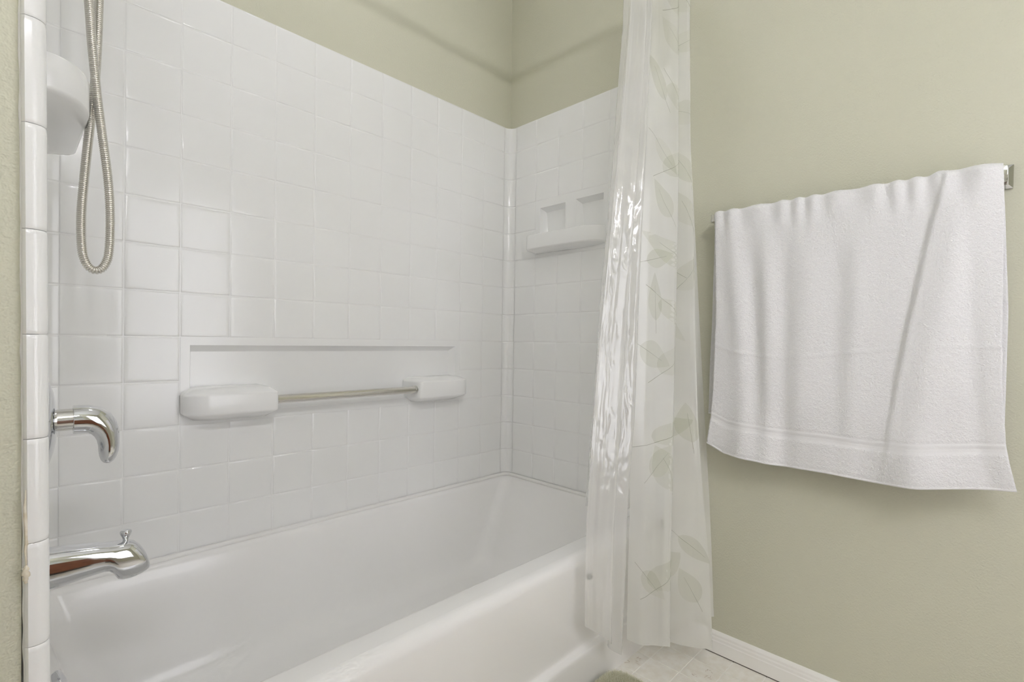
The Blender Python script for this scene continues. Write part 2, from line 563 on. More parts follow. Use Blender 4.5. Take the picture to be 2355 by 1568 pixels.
def niche_plate(name, parent, wall, u0, u1, z0, z1, niches, depth, slopes, proud=0.0020, mat='surround_gel'):
    mp_ = mapper(wall)
    us = sorted({u0, u1} | {n[0] for n in niches} | {n[1] for n in niches})
    zs = sorted({z0, z1} | {n[2] for n in niches} | {n[3] for n in niches})
    v, f = [], []
    def V(u, d, z): v.append(mp_(u, d, z)); return len(v) - 1
    idx = {}
    def G(u, z):
        if (u, z) not in idx: idx[(u, z)] = V(u, proud, z)
        return idx[(u, z)]
    for a in range(len(us) - 1):
        for b in range(len(zs) - 1):
            uc, zc = (us[a] + us[a + 1]) / 2, (zs[b] + zs[b + 1]) / 2
            if any(n[0] < uc < n[1] and n[2] < zc < n[3] for n in niches): continue
            f.append((G(us[a], zs[b]), G(us[a + 1], zs[b]), G(us[a + 1], zs[b + 1]), G(us[a], zs[b + 1])))
    for n in niches:
        s = slopes
        prev = [G(n[0], n[2]), G(n[1], n[2]), G(n[1], n[3]), G(n[0], n[3])]
        # rolled lip, sloping side, rolled foot, floor
        for t, dd in ((0.12, 0.15), (0.85, 0.9), (1.0, 1.0)):
            d = proud - depth * dd
            cur = [V(n[0] + s[0] * t + s[4] * t * 1.0, d, n[2] + s[2] * t), V(n[1] - s[1] * t, d, n[2] + s[2] * t),
                   V(n[1] - s[1] * t, d, n[3] - s[3] * t), V(n[0] + s[0] * t, d, n[3] - s[3] * t)]
            for k in range(4):
                f.append((prev[k], prev[(k + 1) % 4], cur[(k + 1) % 4], cur[k]))
            prev = cur
        f.append(tuple(prev))
    # skirt back to the wall
    e = [(u0, z0), (u1, z0), (u1, z1), (u0, z1)]
    ring = [V(u, -0.0004, z) for u, z in e]
    # simple skirt quads along the outer grid corners
    for k in range(4):
        a, b = e[k], e[(k + 1) % 4]
        f.append((G(*a), G(*b), ring[(k + 1) % 4], ring[k]))
    return mesh_obj(name, v, f, mat, parent, 28)

def rounded_profile(u0, u1, dep, ra, rb, back=-0.02, seg=14):
    """plan outline of a ledge: wall side at 'back', front at dep, corner radii ra (at u0) and rb (at u1)"""
    pts = [(u1, back)]
    for k in range(seg + 1):
        a = math.pi / 2 * k / seg
        pts.append((u1 - rb[0] + rb[0] * math.cos(a), dep - rb[1] + rb[1] * math.sin(a)))
    for k in range(seg + 1):
        a = math.pi / 2 + math.pi / 2 * k / seg
        pts.append((u0 + ra[0] + ra[0] * math.cos(a), dep - ra[1] + ra[1] * math.sin(a)))
    pts.append((u0, back))
    return pts

def ledge(name, parent, wall, prof_fn, levels, mat='surround_gel'):
    mp_ = mapper(wall)
    rings = []
    for z, ins in levels:
        rings.append([mp_(u, d, z) for u, d in prof_fn(ins)])
    v, f = loft(rings)
    return mesh_obj(name, v, f, mat, parent, 46)

# soap ledges on both end panels
SZ0, SZ1 = row_z(5), row_z(3)
for wall, par in (('right', right), ('left', left)):
    niche_plate('soap_plate', par, wall, CV + P + 0.001, CV + 4 * P - 0.001, SZ0 + 0.001, SZ1 - 0.001,
                [(0.182, 0.315, 1.385, 1.523), (0.366, 0.496, 1.385, 1.526)], 0.026, (0.014, 0.006, 0.004, 0.016, 0.012))
    dep_ = 0.066 if wall == 'right' else 0.0755
    pf = lambda ins: rounded_profile(0.150 + ins * 0.5, 0.512 - ins * 1.2, dep_ - ins, (0.028, 0.03), (0.105, 0.062))
    ledge('soap_ledge', par, wall, pf, [(1.332, 0.034), (1.3405, 0.006), (1.3425, 0.0028), (1.3450, 0.0008), (1.348, 0.0), (1.397, 0.0), (1.3995, 0.0008), (1.4012, 0.003), (1.4018, 0.006), (1.4012, 0.012), (1.4005, 0.03)])

# grab bar recess and blocks on the back panel
niche_plate('grab_recess', back, 'back', -CV - 10 * P + 0.001, -CV - 2 * P - 0.001, row_z(10) + 0.001, row_z(8) - 0.001,
            [(-1.214, -0.299, 0.752, 0.943)], 0.024, (0.006, 0.018, 0.020, 0.018, 0.0))
pl = lambda ins: rounded_profile(-1.236 + ins * 0.8, -1.008 - ins * 0.6, 0.080 - ins, (0.055, 0.05), (0.012, 0.012))
ledge('bar_block', back, 'back', pl, [(0.740, 0.034), (0.7555, 0.0055), (0.7580, 0.0022), (0.7605, 0.0006), (0.764, 0.0), (0.808, 0.0), (0.8110, 0.0006), (0.8132, 0.0022), (0.8150, 0.005), (0.8245, 0.024), (0.829, 0.05)])
pr = lambda ins: rounded_profile(-0.528 + ins * 0.6, -0.272 - ins * 0.8, 0.080 - ins, (0.020, 0.045), (0.085, 0.055))
ledge('bar_block', back, 'back', pr, [(0.738, 0.034), (0.7525, 0.0055), (0.7550, 0.0022), (0.7575, 0.0006), (0.761, 0.0), (0.811, 0.0), (0.8140, 0.0006), (0.8162, 0.0022), (0.8180, 0.005), (0.8255, 0.024), (0.829, 0.05)])

gb = thing('grab_bar', 'slim satin steel grab bar between the two white wall blocks', 'grab bar', (-0.77, -0.058, 0.787))
lathe('bar_tube', (-1.018, -0.056, 0.787), (1, 0, 0), [(0, 0.0130), (0.506, 0.0130)], 'brushed_steel', gb, 28)
lathe('bar_collar', (-1.0085, -0.056, 0.787), (1, 0, 0), [(0, 0.0152), (0.003, 0.0152), (0.004, 0.0132)], 'satin_chrome', gb, 28)
lathe('bar_collar', (-0.5275, -0.056, 0.787), (-1, 0, 0), [(-0.004, 0.0152), (0.001, 0.0152), (0.002, 0.0132)], 'satin_chrome', gb, 28)

# rounded front edge strip of the end panels, one piece per tile row
def edge_strip(wall):
    for j in list(range(13)) + [13, 14, 15]:
        if wall == 'right' and j > 12: break
        z1 = row_z(j); z0 = row_z(j + 1)
        if wall == 'right' and j == 12: z0 = RIM + 0.002
        z0 = max(z0, 0.012)
        rings = []
        for z, ins in ((z0 + .0003, 0.0011), (z0 + .0014, 0.0003), (z0 + .006, 0.0), (z1 - .006, 0.0), (z1 - .0014, 0.0003), (z1 - .0003, 0.0011)):
            if wall == 'left':
                lean = 0.0072 * (0.95 - z)
                xs = -1.5285 + lean; xe = -1.5495 + lean
                pts = [(XL - 0.0005, -0.752), (min(XL - 0.0008, xs + 0.002), -0.762)]
                rad = 0.0135
                cx, cy = xs - rad + 0.0005, -0.772
                pts = [(XL - 0.0005, -0.752), (XL - 0.0003 + 0.2 * (xs - XL), -0.758)]
                for q in range(0, 9):
                    a = math.pi / 2 * q / 8
                    pts.append((cx + (rad - ins) * math.cos(a), cy - (rad - ins) * math.sin(a)))
                pts += [(xe + 0.003, cy - rad + ins), (xe, cy - rad + 0.004), (xe, -0.772)]
                pts += [(xe, -0.752)]
                r = [(x, y, z) for x, y in pts]
            else:
                pts = [(-0.0005, -0.752)]
                cx, cy = 0.0003 + 0.010, -0.768
                pts += [(-0.002 + ins, -0.760)]
                for q in range(0, 9):
                    a = math.pi / 2 * q / 8
                    pts.append((0.011 - (0.0135 - ins) * math.cos(a), -0.772 - (0.0135 - ins) * math.sin(a)))
                pts += [(0.012, -0.752)]
                r = [(x, y, z) for x, y in pts]
            rings.append(r)
        v, f = loft(rings)
        mesh_obj('edge_tile', v, f, 'surround_gel', left if wall == 'left' else right, 45)
edge_strip('left')
edge_strip('right')
# aged caulk between the strip and the paint
cr = random.Random(11)
path, rad = [], []
for k in range(90):
    z = 0.02 + 1.87 * k / 89
    path.append((-1.5497 + 0.0072 * (0.95 - z) + cr.uniform(-.0005, .0005), -0.773, z)); rad.append(0.0012 + cr.uniform(-.0004, .0005))
v, f = loft(sweep(path, rad, 8))
mesh_obj('caulk_bead', v, f, 'caulk', left, 60)
v, f = [], []
for (z0, z1, w) in ((0.705, 0.79, 0.0016), (0.685, 0.705, 0.0035), (1.39, 1.44, 0.0014)):
    path = []; rad = []
    n = 10
    for k in range(n + 1):
        z = z0 + (z1 - z0) * k / n
        path.append((-1.5480 + 0.0072 * (0.95 - z) + cr.uniform(-.0006, .0006), -0.7848, z)); rad.append(w * (0.4 + 0.6 * math.sin(math.pi * k / n)) * cr.uniform(.7, 1.2))
    vv, ff = loft(sweep(path, rad, 6))
    mesh_obj('caulk_stain', vv, ff, 'caulk_stain', left, 60)

# ------------------------------------------------------------------ bathtub
tub = thing('bathtub', 'white alcove bathtub with a long front apron below the tile surround', 'bathtub', (-0.76, -0.38, 0))
NQ = 10
def rrect(x0, x1, y0, y1, rad, z):
    r = []
    for (cx, cy, a0) in ((x1 - rad, y1 - rad, 0), (x0 + rad, y1 - rad, 90), (x0 + rad, y0 + rad, 180), (x1 - rad, y0 + rad, 270)):
        for q in range(NQ + 1):
            a = R(a0 + 90 * q / NQ)
            r.append((cx + rad * math.cos(a), cy + rad * math.sin(a), z))
    return r
X0, X1 = XL + 0.001, -0.001
rings = [
    rrect(X0, X1, -0.722, -0.001, 0.004, RIM),
    rrect(X0 + 0.012, X1 - 0.018, -0.676, -0.016, 0.03, RIM),
    rrect(X0 + 0.016, X1 - 0.022, -0.670, -0.020, 0.034, RIM - 0.0012),
    rrect(X0 + 0.020, X1 - 0.027, -0.665, -0.026, 0.038, RIM - 0.006),
    rrect(X0 + 0.023, X1 - 0.033, -0.661, -0.030, 0.042, RIM - 0.015),
    rrect(X0 + 0.026, X1 - 0.044, -0.658, -0.034, 0.046, RIM - 0.035),
    rrect(X0 + 0.055, X1 - 0.110, -0.640, -0.055, 0.050, RIM - 0.13),
    rrect(X0 + 0.080, X1 - 0.190, -0.622, -0.080, 0.055, RIM - 0.235),
    rrect(X0 + 0.092, X1 - 0.215, -0.612, -0.094, 0.060, RIM - 0.268),
    rrect(X0 + 0.112, X1 - 0.245, -0.595, -0.115, 0.07, RIM - 0.290),
    rrect(X0 + 0.150, X1 - 0.290, -0.560, -0.150, 0.10, RIM - 0.300),
    rrect(X0 + 0.300, X1 - 0.450, -0.450, -0.270, 0.08, RIM - 0.304),
]
v, f = loft(rings, cap0=False)
mesh_obj('basin', v, f, 'tub_gel', tub, 60)
# apron: rolled rim, slightly leaning skirt, stepped foot
prof = []
for q in range(0, 9):
    a = math.pi / 2 * q / 8
    prof.append((-0.722 - 0.028 * math.sin(a), RIM - 0.028 + 0.028 * math.cos(a)))
prof += [(-0.7495, RIM - 0.06), (-0.746, RIM - 0.16), (-0.744, 0.135), (-0.7442, 0.126), (-0.7455, 0.1205), (-0.7485, 0.1180), (-0.7565, 0.1150), (-0.7600, 0.1130),
         (-0.7618, 0.1095), (-0.7625, 0.100), (-0.764, 0.05), (-0.765, 0.0), (-0.72, 0.0)]
def apron_ring(x):
    # skirt swells out to the end flange over its last hand's width
    e = sstep(0.16, 0.045, -x) + sstep(0.10, 0.03, x - X0)
    r = []
    for y, z in prof:
        if z < RIM - 0.04 and y < -0.74:
            y = y - e * max(0.0, 0.765 + y) * 0.9
        r.append((x, y, z))
    return r
xs = [X0 + 0.0005, X0 + 0.02, X0 + .04, X0 + 0.06, X0 + 0.08, X0 + 0.12, -1.1, -0.8, -0.5, -0.3, -0.2, -0.17, -0.14, -0.115, -0.09, -0.07, -0.05, -0.03, -0.001]
v, f = loft([apron_ring(x) for x in xs])
mesh_obj('apron', v, f, 'tub_gel', tub, 50)
# caulk where tub meets surround
path = [(-0.010, -0.72, RIM + 0.003), (-0.008, -0.4, RIM + 0.003), (-0.008, -0.05, RIM + 0.003)]
for q in range(1, 8):
    a = math.pi / 2 * q / 8
    path.append((-CV + (CV - 0.008) * math.cos(a), -CV + (CV - 0.008) * math.sin(a), RIM + 0.003))
path += [(-0.05, -0.008, RIM + 0.003), (-0.5, -0.008, RIM + 0.003), (-1.0, -0.008, RIM + 0.003), (XL + 0.04, -0.008, RIM + 0.003)]
v, f = loft(sweep(path, [0.0082] * len(path), 12, Vector((0, 0, 1))))
mesh_obj('caulk_bead', v, f, 'caulk', tub, 60)
# overflow plate and drain
ov_d = Vector((1, 0, 0.30)).normalized()
ovp = lathe('overflow_plate', Vector((-1.4965, -0.385, 0.334)), ov_d, [(0, 0.034), (0.006, 0.036), (0.011, 0.0345), (0.014, 0.029), (0.0155, 0.015), (0.0158, 0.001)], 'chrome', tub, 36)
lathe('plate_screw', Vector((-1.4965, -0.385, 0.334)) + ov_d * 0.014, ov_d, [(0, 0.006), (0.004, 0.0055), (0.005, 0.001)], 'satin_chrome', ovp, 16)
lathe('drain_ring', (-1.28, -0.36, RIM - 0.3045), (0, 0, 1), [(0, 0.038), (0.004, 0.037), (0.006, 0.030), (0.003, 0.022), (0.003, 0.001)], 'chrome', tub, 32)

# ------------------------------------------------------------------ valve, spout, hose
YV = -0.38
valve = thing('shower_valve', 'polished chrome single-lever shower valve above the tub spout', 'faucet', (XL, YV, 0.813))
lathe('escutcheon', (XL - 0.002, YV, 0.8125), (1, 0, 0), [(0, 0.086), (0.0155, 0.0858), (0.0220, 0.082), (0.0285, 0.071), (0.0340, 0.053), (0.0375, 0.034), (0.0380, 0.022)], 'chrome', valve, 56, 50)
lathe('stem', (XL + 0.0335, YV, 0.8145), (1, 0, 0), [(0, 0.0190), (0.027, 0.0190)], 'satin_chrome', valve, 32)
path = [(-1.4785, YV, 0.8135), (-1.478, YV, 0.8135), (-1.470, YV, 0.8135), (-1.460, YV, 0.8130), (-1.4505, YV, 0.8105), (-1.442, YV, 0.8045), (-1.4355, YV, 0.7960), (-1.431, YV, 0.7860),
        (-1.4285, YV, 0.775), (-1.4275, YV, 0.763), (-1.4278, YV, 0.751), (-1.4288, YV, 0.741), (-1.4298, YV, 0.7340), (-1.4305, YV, 0.7295), (-1.4308, YV, 0.7278)]
rad = [0.022, (0.0258, 0.0258), (0.0258, 0.0258), (0.0258, 0.0258), (0.0254, 0.0256), (0.0242, 0.025), (0.0215, 0.0238), (0.0190, 0.0225), (0.0170, 0.021), (0.0158, 0.0200), (0.0150, 0.019), (0.0128, 0.0165), (0.0098, 0.0125), (0.0058, 0.0075), (0.001, 0.001)]
rings = sweep(path, rad, 40)
v, f = loft(rings)
mesh_obj('lever_handle', v, f, 'chrome', valve, 50)

spout = thing('tub_spout', 'chrome tub spout with a pull-up diverter knob under the valve', 'faucet', (XL, YV, 0.555))
st = [(XL, .593, .521, .031), (-1.49, .5885, .5235, .0305), (-1.47, .5855, .5265, .030), (-1.45, .583, .529, .0295), (-1.436, .5800, .5305, .029), (-1.428, .5785, .529, .029), (-1.421, .5775, .522, .029), (-1.415, .577, .5105, .029),
      (-1.408, .5765, .5068, .0288), (-1.398, .5755, .5058, .028), (-1.388, .5710, .5068, .0268), (-1.379, .5615, .5092, .025), (-1.372, .549, .5125, .0225), (-1.3675, .536, .5155, .019), (-1.3655, .527, .518, .012)]
rings = []
for x, zt, zb, hw in st:
    r = []
    for q in range(36):
        a = 2 * math.pi * q / 36
        ca, sa = math.cos(a), math.sin(a)
        ex = 0.62
        r.append((x, YV + hw * math.copysign(abs(ca) ** ex, ca), (zt + zb) / 2 + (zt - zb) / 2 * math.copysign(abs(sa) ** (0.62 if sa < 0 else 0.85), sa)))
    rings.append(r)
v, f = loft(rings)
mesh_obj('spout_body', v, f, 'chrome', spout, 55)
kn = lathe('diverter_knob', (-1.4015, YV, 0.573), (0, 0, 1), [(0, 0.0046), (0.0055, 0.0044), (0.009, 0.0056), (0.015, 0.0085), (0.0190, 0.0094), (0.0218, 0.0085), (0.0235, 0.005), (0.0238, 0.001)], 'chrome', spout, 28, 60)
lathe('spout_flange', (XL - 0.001, YV, 0.557), (1, 0, 0), [(0, 0.040), (0.003, 0.0395), (0.005, 0.036)], 'chrome', spout, 40)

# flexible metal hose: hangs in a loop from the shower arm
hose = thing('shower_hose', 'ribbed silver metal shower hose hanging in a twisted loop', 'hose', (-1.445, -0.37, 1.08))
hp = [(-1.486, -.362, 1.945), (-1.480, -.364, 1.86), (-1.471, -.369, 1.72), (-1.459, -.375, 1.573), (-1.4545, -.378, 1.496), (-1.4505, -.379, 1.446), (-1.447, -.378, 1.405), (-1.440, -.376, 1.343), (-1.431, -.374, 1.265),
      (-1.427, -.372, 1.21), (-1.4262, -.370, 1.161), (-1.4272, -.3695, 1.127), (-1.4300, -.369, 1.1065), (-1.4370, -.368, 1.0905), (-1.4465, -.367, 1.0850), (-1.4560, -.366, 1.0905), (-1.4630, -.366, 1.1065), (-1.4658, -.3655, 1.127), (-1.4668, -.365, 1.158), (-1.466, -.363, 1.197), (-1.462, -.361, 1.258),
      (-1.457, -.359, 1.322), (-1.452, -.357, 1.379), (-1.4475, -.355, 1.436), (-1.4445, -.354, 1.501), (-1.4425, -.354, 1.581), (-1.440, -.356, 1.72), (-1.437, -.358, 1.83), (-1.430, -.36, 1.90)]
dense = catmull(hp, 40)
# resample at even steps, radius follows the ribs
acc = [0.0]
for a, b in zip(dense, dense[1:]): acc.append(acc[-1] + (b - a).length)
tot = acc[-1]
pitch = 0.0036; step = pitch / 4
path, rad = [], []
s, i = 0.0, 0
prf = (0.0058, 0.0071, 0.0073, 0.0070)
kk = 0
while s < tot:
    while acc[i + 1] < s: i += 1
    t = (s - acc[i]) / (acc[i + 1] - acc[i])
    path.append(dense[i].lerp(dense[i + 1], t)); rad.append(prf[kk % 4]); kk += 1; s += step
v, f = loft(sweep(path, rad, 14))
mesh_obj('hose_tube', v, f, 'hose_steel', hose, 70)
for a, b in ((hp[0], hp[1]), (hp[-1], hp[-2])):
    d = Vector(a) - Vector(b)
    lathe('hose_nut', Vector(a) - d.normalized() * 0.03, d, [(0, 0.0075), (0.004, 0.0105), (0.034, 0.0105), (0.038, 0.009)], 'chrome', hose, 12)
arm = thing('shower_bracket', 'chrome shower bracket with a hand shower holder high on the end wall', 'shower bracket', (XL, -0.36, 1.97))
lathe('arm_flange', (XL - .002, -0.36, 2.00), (1, 0, 0), [(0, 0.032), (0.004, 0.031), (0.010, 0.02), (0.012, 0.012)], 'chrome', arm, 32)
pth = catmull([(XL, -.36, 2.0), (XL + .03, -.36, 1.998), (XL + .045, -.36, 1.985), (XL + .034, -.361, 1.955)], 8)
v, f = loft(sweep(pth, [0.0105] * len(pth), 16)); mesh_obj('arm_pipe', v, f, 'chrome', arm, 60)
hs = thing('hand_shower', 'white and chrome hand shower resting in its holder', 'shower head', (-1.42, -.36, 1.93))
pth = catmull([(-1.428, -.36, 1.915), (-1.418, -.36, 1.97), (-1.39, -.36, 2.03), (-1.36, -.36, 2.06)], 8)
v, f = loft(sweep(pth, [0.012] * len(pth), 16)); mesh_obj('handle', v, f, 'chrome', hs, 60)
lathe('spray_head', (-1.36, -.36, 2.068), (0.55, 0, -0.83), [(-0.012, 0.014), (0.0, 0.036), (0.015, 0.042), (0.022, 0.040), (0.024, 0.001)], 'chrome', hs, 32, 45)

# ------------------------------------------------------------------ curtain rod, liner, curtain
ROD_Y, ROD_Z = -0.782, 2.112
rod = thing('curtain_rod', 'straight white shower curtain rod spanning the tub alcove', 'curtain rod', (-0.76, ROD_Y, ROD_Z))
lathe('rod_tube', (XL - 0.004, ROD_Y + 0.02, ROD_Z), (1, 0, 0), [(0, 0.0125), (1.522, 0.0125)], 'trim_white', rod, 24)
lathe('rod_flange', (0.004, ROD_Y + 0.02, ROD_Z), (-1, 0, 0), [(0, 0.03), (0.012, 0.029), (0.02, 0.016)], 'trim_white', rod, 28)
lathe('rod_flange', (XL - 0.006, ROD_Y + 0.02, ROD_Z), (1, 0, 0), [(0, 0.03), (0.012, 0.029), (0.02, 0.016)], 'trim_white', rod, 28)
for k in range(9):
    x = -0.035 - 0.034 * k
    pth = [(x + 0.004 * math.sin(k * 2.1), ROD_Y + 0.02 + 0.019 * math.cos(a), ROD_Z - 0.004 + 0.021 * math.sin(a)) for a in [2 * math.pi * q / 20 for q in range(20)]]
    rr = sweep(pth + pth[:1], [0.0016] * 21, 8, Vector((1, 0, 0)))
    v, f = loft(rr, cap0=False, cap1=False)
    o = mesh_obj('curtain_ring', v, f, 'chrome', None, 60)
    tag(o, 'small chrome curtain ring threaded on the rod above the gathered curtain', 'curtain ring', 'rings on the curtain rod')

ZL = [2.10, 1.9, 1.6, 1.3, 1.0, .75, .5, .3, .1]
def colx(name):
    return COLS[name]
COLS = {
 'L0': ([-.315, -.316, -.351, -.391, -.435, -.464, -.487, -.490, -.484], [-.790] * 9),
 'LR': ([-.247, -.248, -.263, -.276, -.286, -.300, -.330, -.339, -.358], [-.800, -.801, -.802, -.804, -.805, -.807, -.808, -.809, -.810]),
 'C0': ([-.274, -.271, -.274, -.279, -.296, -.315, -.311, -.317, -.319], [-.805, -.806, -.807, -.809, -.810, -.812, -.813, -.814, -.815]),
 'C2': ([-.107, -.114, -.126, -.135, -.152, -.165, -.182, -.194, -.201], [-.830, -.835, -.844, -.852, -.860, -.867, -.874, -.879, -.885]),
 'C5': ([-.075, -.091, -.114, -.118, -.126, -.127, -.108, -.080, -.081], [-.850, -.861, -.877, -.894, -.910, -.924, -.938, -.949, -.960]),
 'D':  ([-.043, -.055, -.071, -.059, -.048, -.035, -.020, -.014, -.016], [-.835, -.845, -.861, -.877, -.893, -.906, -.919, -.929, -.940]),
}
def colp(name, z):
    xs, ys = COLS[name]
    zz = ZL[::-1]
    return Vector((interp(zz, xs[::-1], z), interp(zz, ys[::-1], z), z))

class Sheet:
    """hanging sheet: cross-section control points as functions of height, smooth across"""
    def __init__(self, cols, ztop, zbot, nu, nv, ripple=0.0, seed=0.0):
        self.cols, self.ztop, self.zbot, self.nu, self.nv = cols, ztop, zbot, nu, nv
        self.rip, self.seed = ripple, seed
        self.cache = {}
    def at(self, u, w):
        """u 0..1 across, w 0 top .. 1 hem"""
        zb = self.zbot(u)
        z = self.ztop + (zb - self.ztop) * w
        pts = [c(z) for c in self.cols]
        n = len(pts) - 1
        t = min(u * n, n - 1e-6); i = int(t); t -= i
        p0, p1, p2, p3 = pts[max(i - 1, 0)], pts[i], pts[i + 1], pts[min(i + 2, n)]
        q = 0.5 * ((2 * p1) + (p2 - p0) * t + (2 * p0 - 5 * p1 + 4 * p2 - p3) * t * t + (3 * p1 - p0 - 3 * p2 + p3) * t ** 3)
        q = Vector((q.x, q.y, z))
        if self.rip:
            e = noise.noise(Vector((u * 9 + self.seed, z * 1.3, self.seed * 3)))
            e2 = noise.noise(Vector((u * 24 + self.seed, z * 3.1, 5 + self.seed)))
            q.y += (e * 0.7 + e2 * 0.3) * self.rip * min(1, 4 * min(u, 1 - u) + 0.05)
        q.x = min(q.x, -0.006)
        return q
    def build(self, name, mat, parent):
        v = [self.at(a / self.nu, b / self.nv) for b in range(self.nv + 1) for a in range(self.nu + 1)]
        W = self.nu + 1
        f = [(b * W + a, b * W + a + 1, (b + 1) * W + a + 1, (b + 1) * W + a) for b in range(self.nv) for a in range(self.nu)]
        self.obj = mesh_obj(name, v, f, mat, parent, 80)
        return self.obj
    def normal(self, u, w):
        e = 0.004
        a = self.at(min(u + e, 1), w) - self.at(max(u - e, 0), w)
        b = self.at(u, min(w + e, 1)) - self.at(u, max(w - e, 0))
        n = a.cross(b).normalized()
        return -n if n.y > 0 else n

def mix(n1, n2, t, dy=0.0, dx=0.0):
    def g(z):
        a = colp(n1, z).lerp(colp(n2, z), t)
        return Vector((a.x + dx, a.y + dy, z))
    return g

def hem_strip(sheet, name, mat, parent, w0=0.988):
    nu = sheet.nu
    v, f = [], []
    for b, w in enumerate((w0, 1.0)):
        for a in range(nu + 1):
            p_ = sheet.at(a / nu, w) + sheet.normal(a / nu, min(w, .995)) * 0.0008
            v.append(p_)
    for a in range(nu): f.append((a, a + 1, nu + 2 + a, nu + 1 + a))
    return mesh_obj(name, v, f, mat, parent, 80)

# clear vinyl liner, nearest the tub
liner = thing('shower_liner', 'clear wrinkled vinyl liner hanging over the tub rim left of the leaf curtain', 'shower liner', (-0.36, -0.80, 0.1))
L = Sheet([mix('L0', 'LR', 0), mix('L0', 'LR', .16, -.012), mix('L0', 'LR', .42, -.034), mix('L0', 'LR', .58, -.012), mix('L0', 'LR', .8, -.030), mix('L0', 'LR', 1.0, 0.0)],
          2.10, lambda u: 0.215 - 0.105 * sstep(0, 1, u) - 0.012 * math.sin(u * 3.1), 60, 150, 0.006, 1.7)
L.build('liner_sheet', 'liner_vinyl', liner)
hem_strip(L, 'hem', 'liner_vinyl', liner)
# second, inner fall of the same liner, shorter
L2 = Sheet([mix('L0', 'LR', .12, .012), mix('L0', 'LR', .3, .04), mix('L0', 'LR', .6, .018), mix('L0', 'LR', .9, .045), mix('LR', 'C2', .25, .035), mix('LR', 'C2', .5, .05)],
           2.10, lambda u: 0.525 - 0.05 * u, 50, 110, 0.010, 4.2)
L2.build('inner_fall', 'liner_vinyl', liner)
hem_strip(L2, 'hem', 'liner_vinyl', liner)
# weight magnet in the liner edge
mu = 0.115
mw = (2.10 - 0.345) / (2.10 - L.zbot(mu))
mn = L.normal(mu, mw)
mg = lathe('magnet', L.at(mu, mw) - mn * 0.0035, mn, [(-0.001, 0.009), (0.0012, 0.009), (0.0019, 0.0078), (0.002, 0.001)], 'magnet_grey', liner, 24)

# leaf print curtain
cur = thing('shower_curtain', 'frosted shower curtain with pale green leaf print gathered at the wall', 'shower curtain', (-0.15, -0.86, 0.06))
C = Sheet([mix('C0', 'C2', 0), mix('C0', 'C2', .22, -.016), mix('C0', 'C2', .55, -.012), mix('C0', 'C2', .86, -.012), mix('C0', 'C2', 1.0, -.002),
           mix('C2', 'C5', .06, .030), mix('C2', 'C5', .30, .012), mix('C2', 'C5', .62, -.004), mix('C2', 'C5', .92, -.006), mix('C2', 'C5', 1.0, .002), mix('C5', 'D', .35, .012)],
          2.10, lambda u: interp([0, .1, .25, .38, .44, .5, .62, .8, .92, 1.0], [.122, .107, .092, .082, .085, .088, .074, .058, .062, .085], u), 110, 150, 0.006, 9.1)
C.build('curtain_sheet', 'curtain_peva', cur)
hem_strip(C, 'hem', 'curtain_peva', cur)
D = Sheet([mix('C2', 'D', .2, .035), mix('C5', 'D', .2, .03), mix('C5', 'D', .65, .016), mix('C5', 'D', 1.0, 0.0)],
          2.10, lambda u: 0.13 - 0.012 * u, 24, 90, 0.004, 3.3)
D.build('rear_fold', 'curtain_peva', cur)
hem_strip(D, 'hem', 'curtain_peva', cur)

# printed leaves lie on the sheet: blade and stem
def leaf(sheet, u, w, length, width, ang, k):
    su = max((sheet.at(min(u + .02, 1), w) - sheet.at(max(u - .02, 0), w)).length / .04, .05)
    sw = (sheet.at(u, min(w + .02, 1)) - sheet.at(u, max(w - .02, 0))).length / .04
    def M_(a, b, off):
        x = a * math.cos(ang) - b * math.sin(ang); y = a * math.sin(ang) + b * math.cos(ang)
        uu, ww = u + x / su, w - y / sw
        uu = min(max(uu, 0.004), .996); ww = min(max(ww, 0.004), .985)
        return sheet.at(uu, ww) + sheet.normal(uu, ww) * off
    n, mN = 14, 6
    v, f = [], []
    for i in range(n + 1):
        t = i / n
        wd = width * (math.sin(math.pi * t ** 0.75) ** 0.9) * (1 - 0.25 * t) + 1e-5
        for j in range(mN + 1):
            v.append(M_((t - .35) * length, wd * (j / mN - .5), 0.0008))
    for i in range(n):
        for j in range(mN):
            a = i * (mN + 1) + j
            f.append((a, a + 1, a + mN + 2, a + mN + 1))
    lf = mesh_obj('leaf_print', v, f, 'leaf_ink', cur, 80)
    v, f = [], []
    n = 12
    for i in range(n + 1):
        t = i / n
        a = (-0.62 + 1.0 * t) * length
        hw = 0.00065 * (1 - .6 * t)
        v += [M_(a, -hw, 0.0013), M_(a, hw, 0.0013)]
    for i in range(n): f.append((2 * i, 2 * i + 1, 2 * i + 3, 2 * i + 2))
    mesh_obj('leaf_stem', v, f, 'stem_ink', lf, 80)
lr = random.Random(21)
spots = []
for k, w in enumerate([.05, .12, .20, .28, .36, .44, .52, .60, .68, .76, .84, .92]):
    for (u0, a0) in ((.16, (2.1, .6, 1.9, 5.6)[k % 4]), (.34, (.7, 2.2, 5.5, .8)[k % 4]), (.72, (2.0, .7, 5.7, 2.3)[k % 4])):
        if lr.random() < .30: continue
        leaf(C, u0 + lr.uniform(-.05, .05), w + lr.uniform(-.02, .02), lr.uniform(.105, .145), lr.uniform(.058, .088), a0 + lr.uniform(-.3, .3), k)

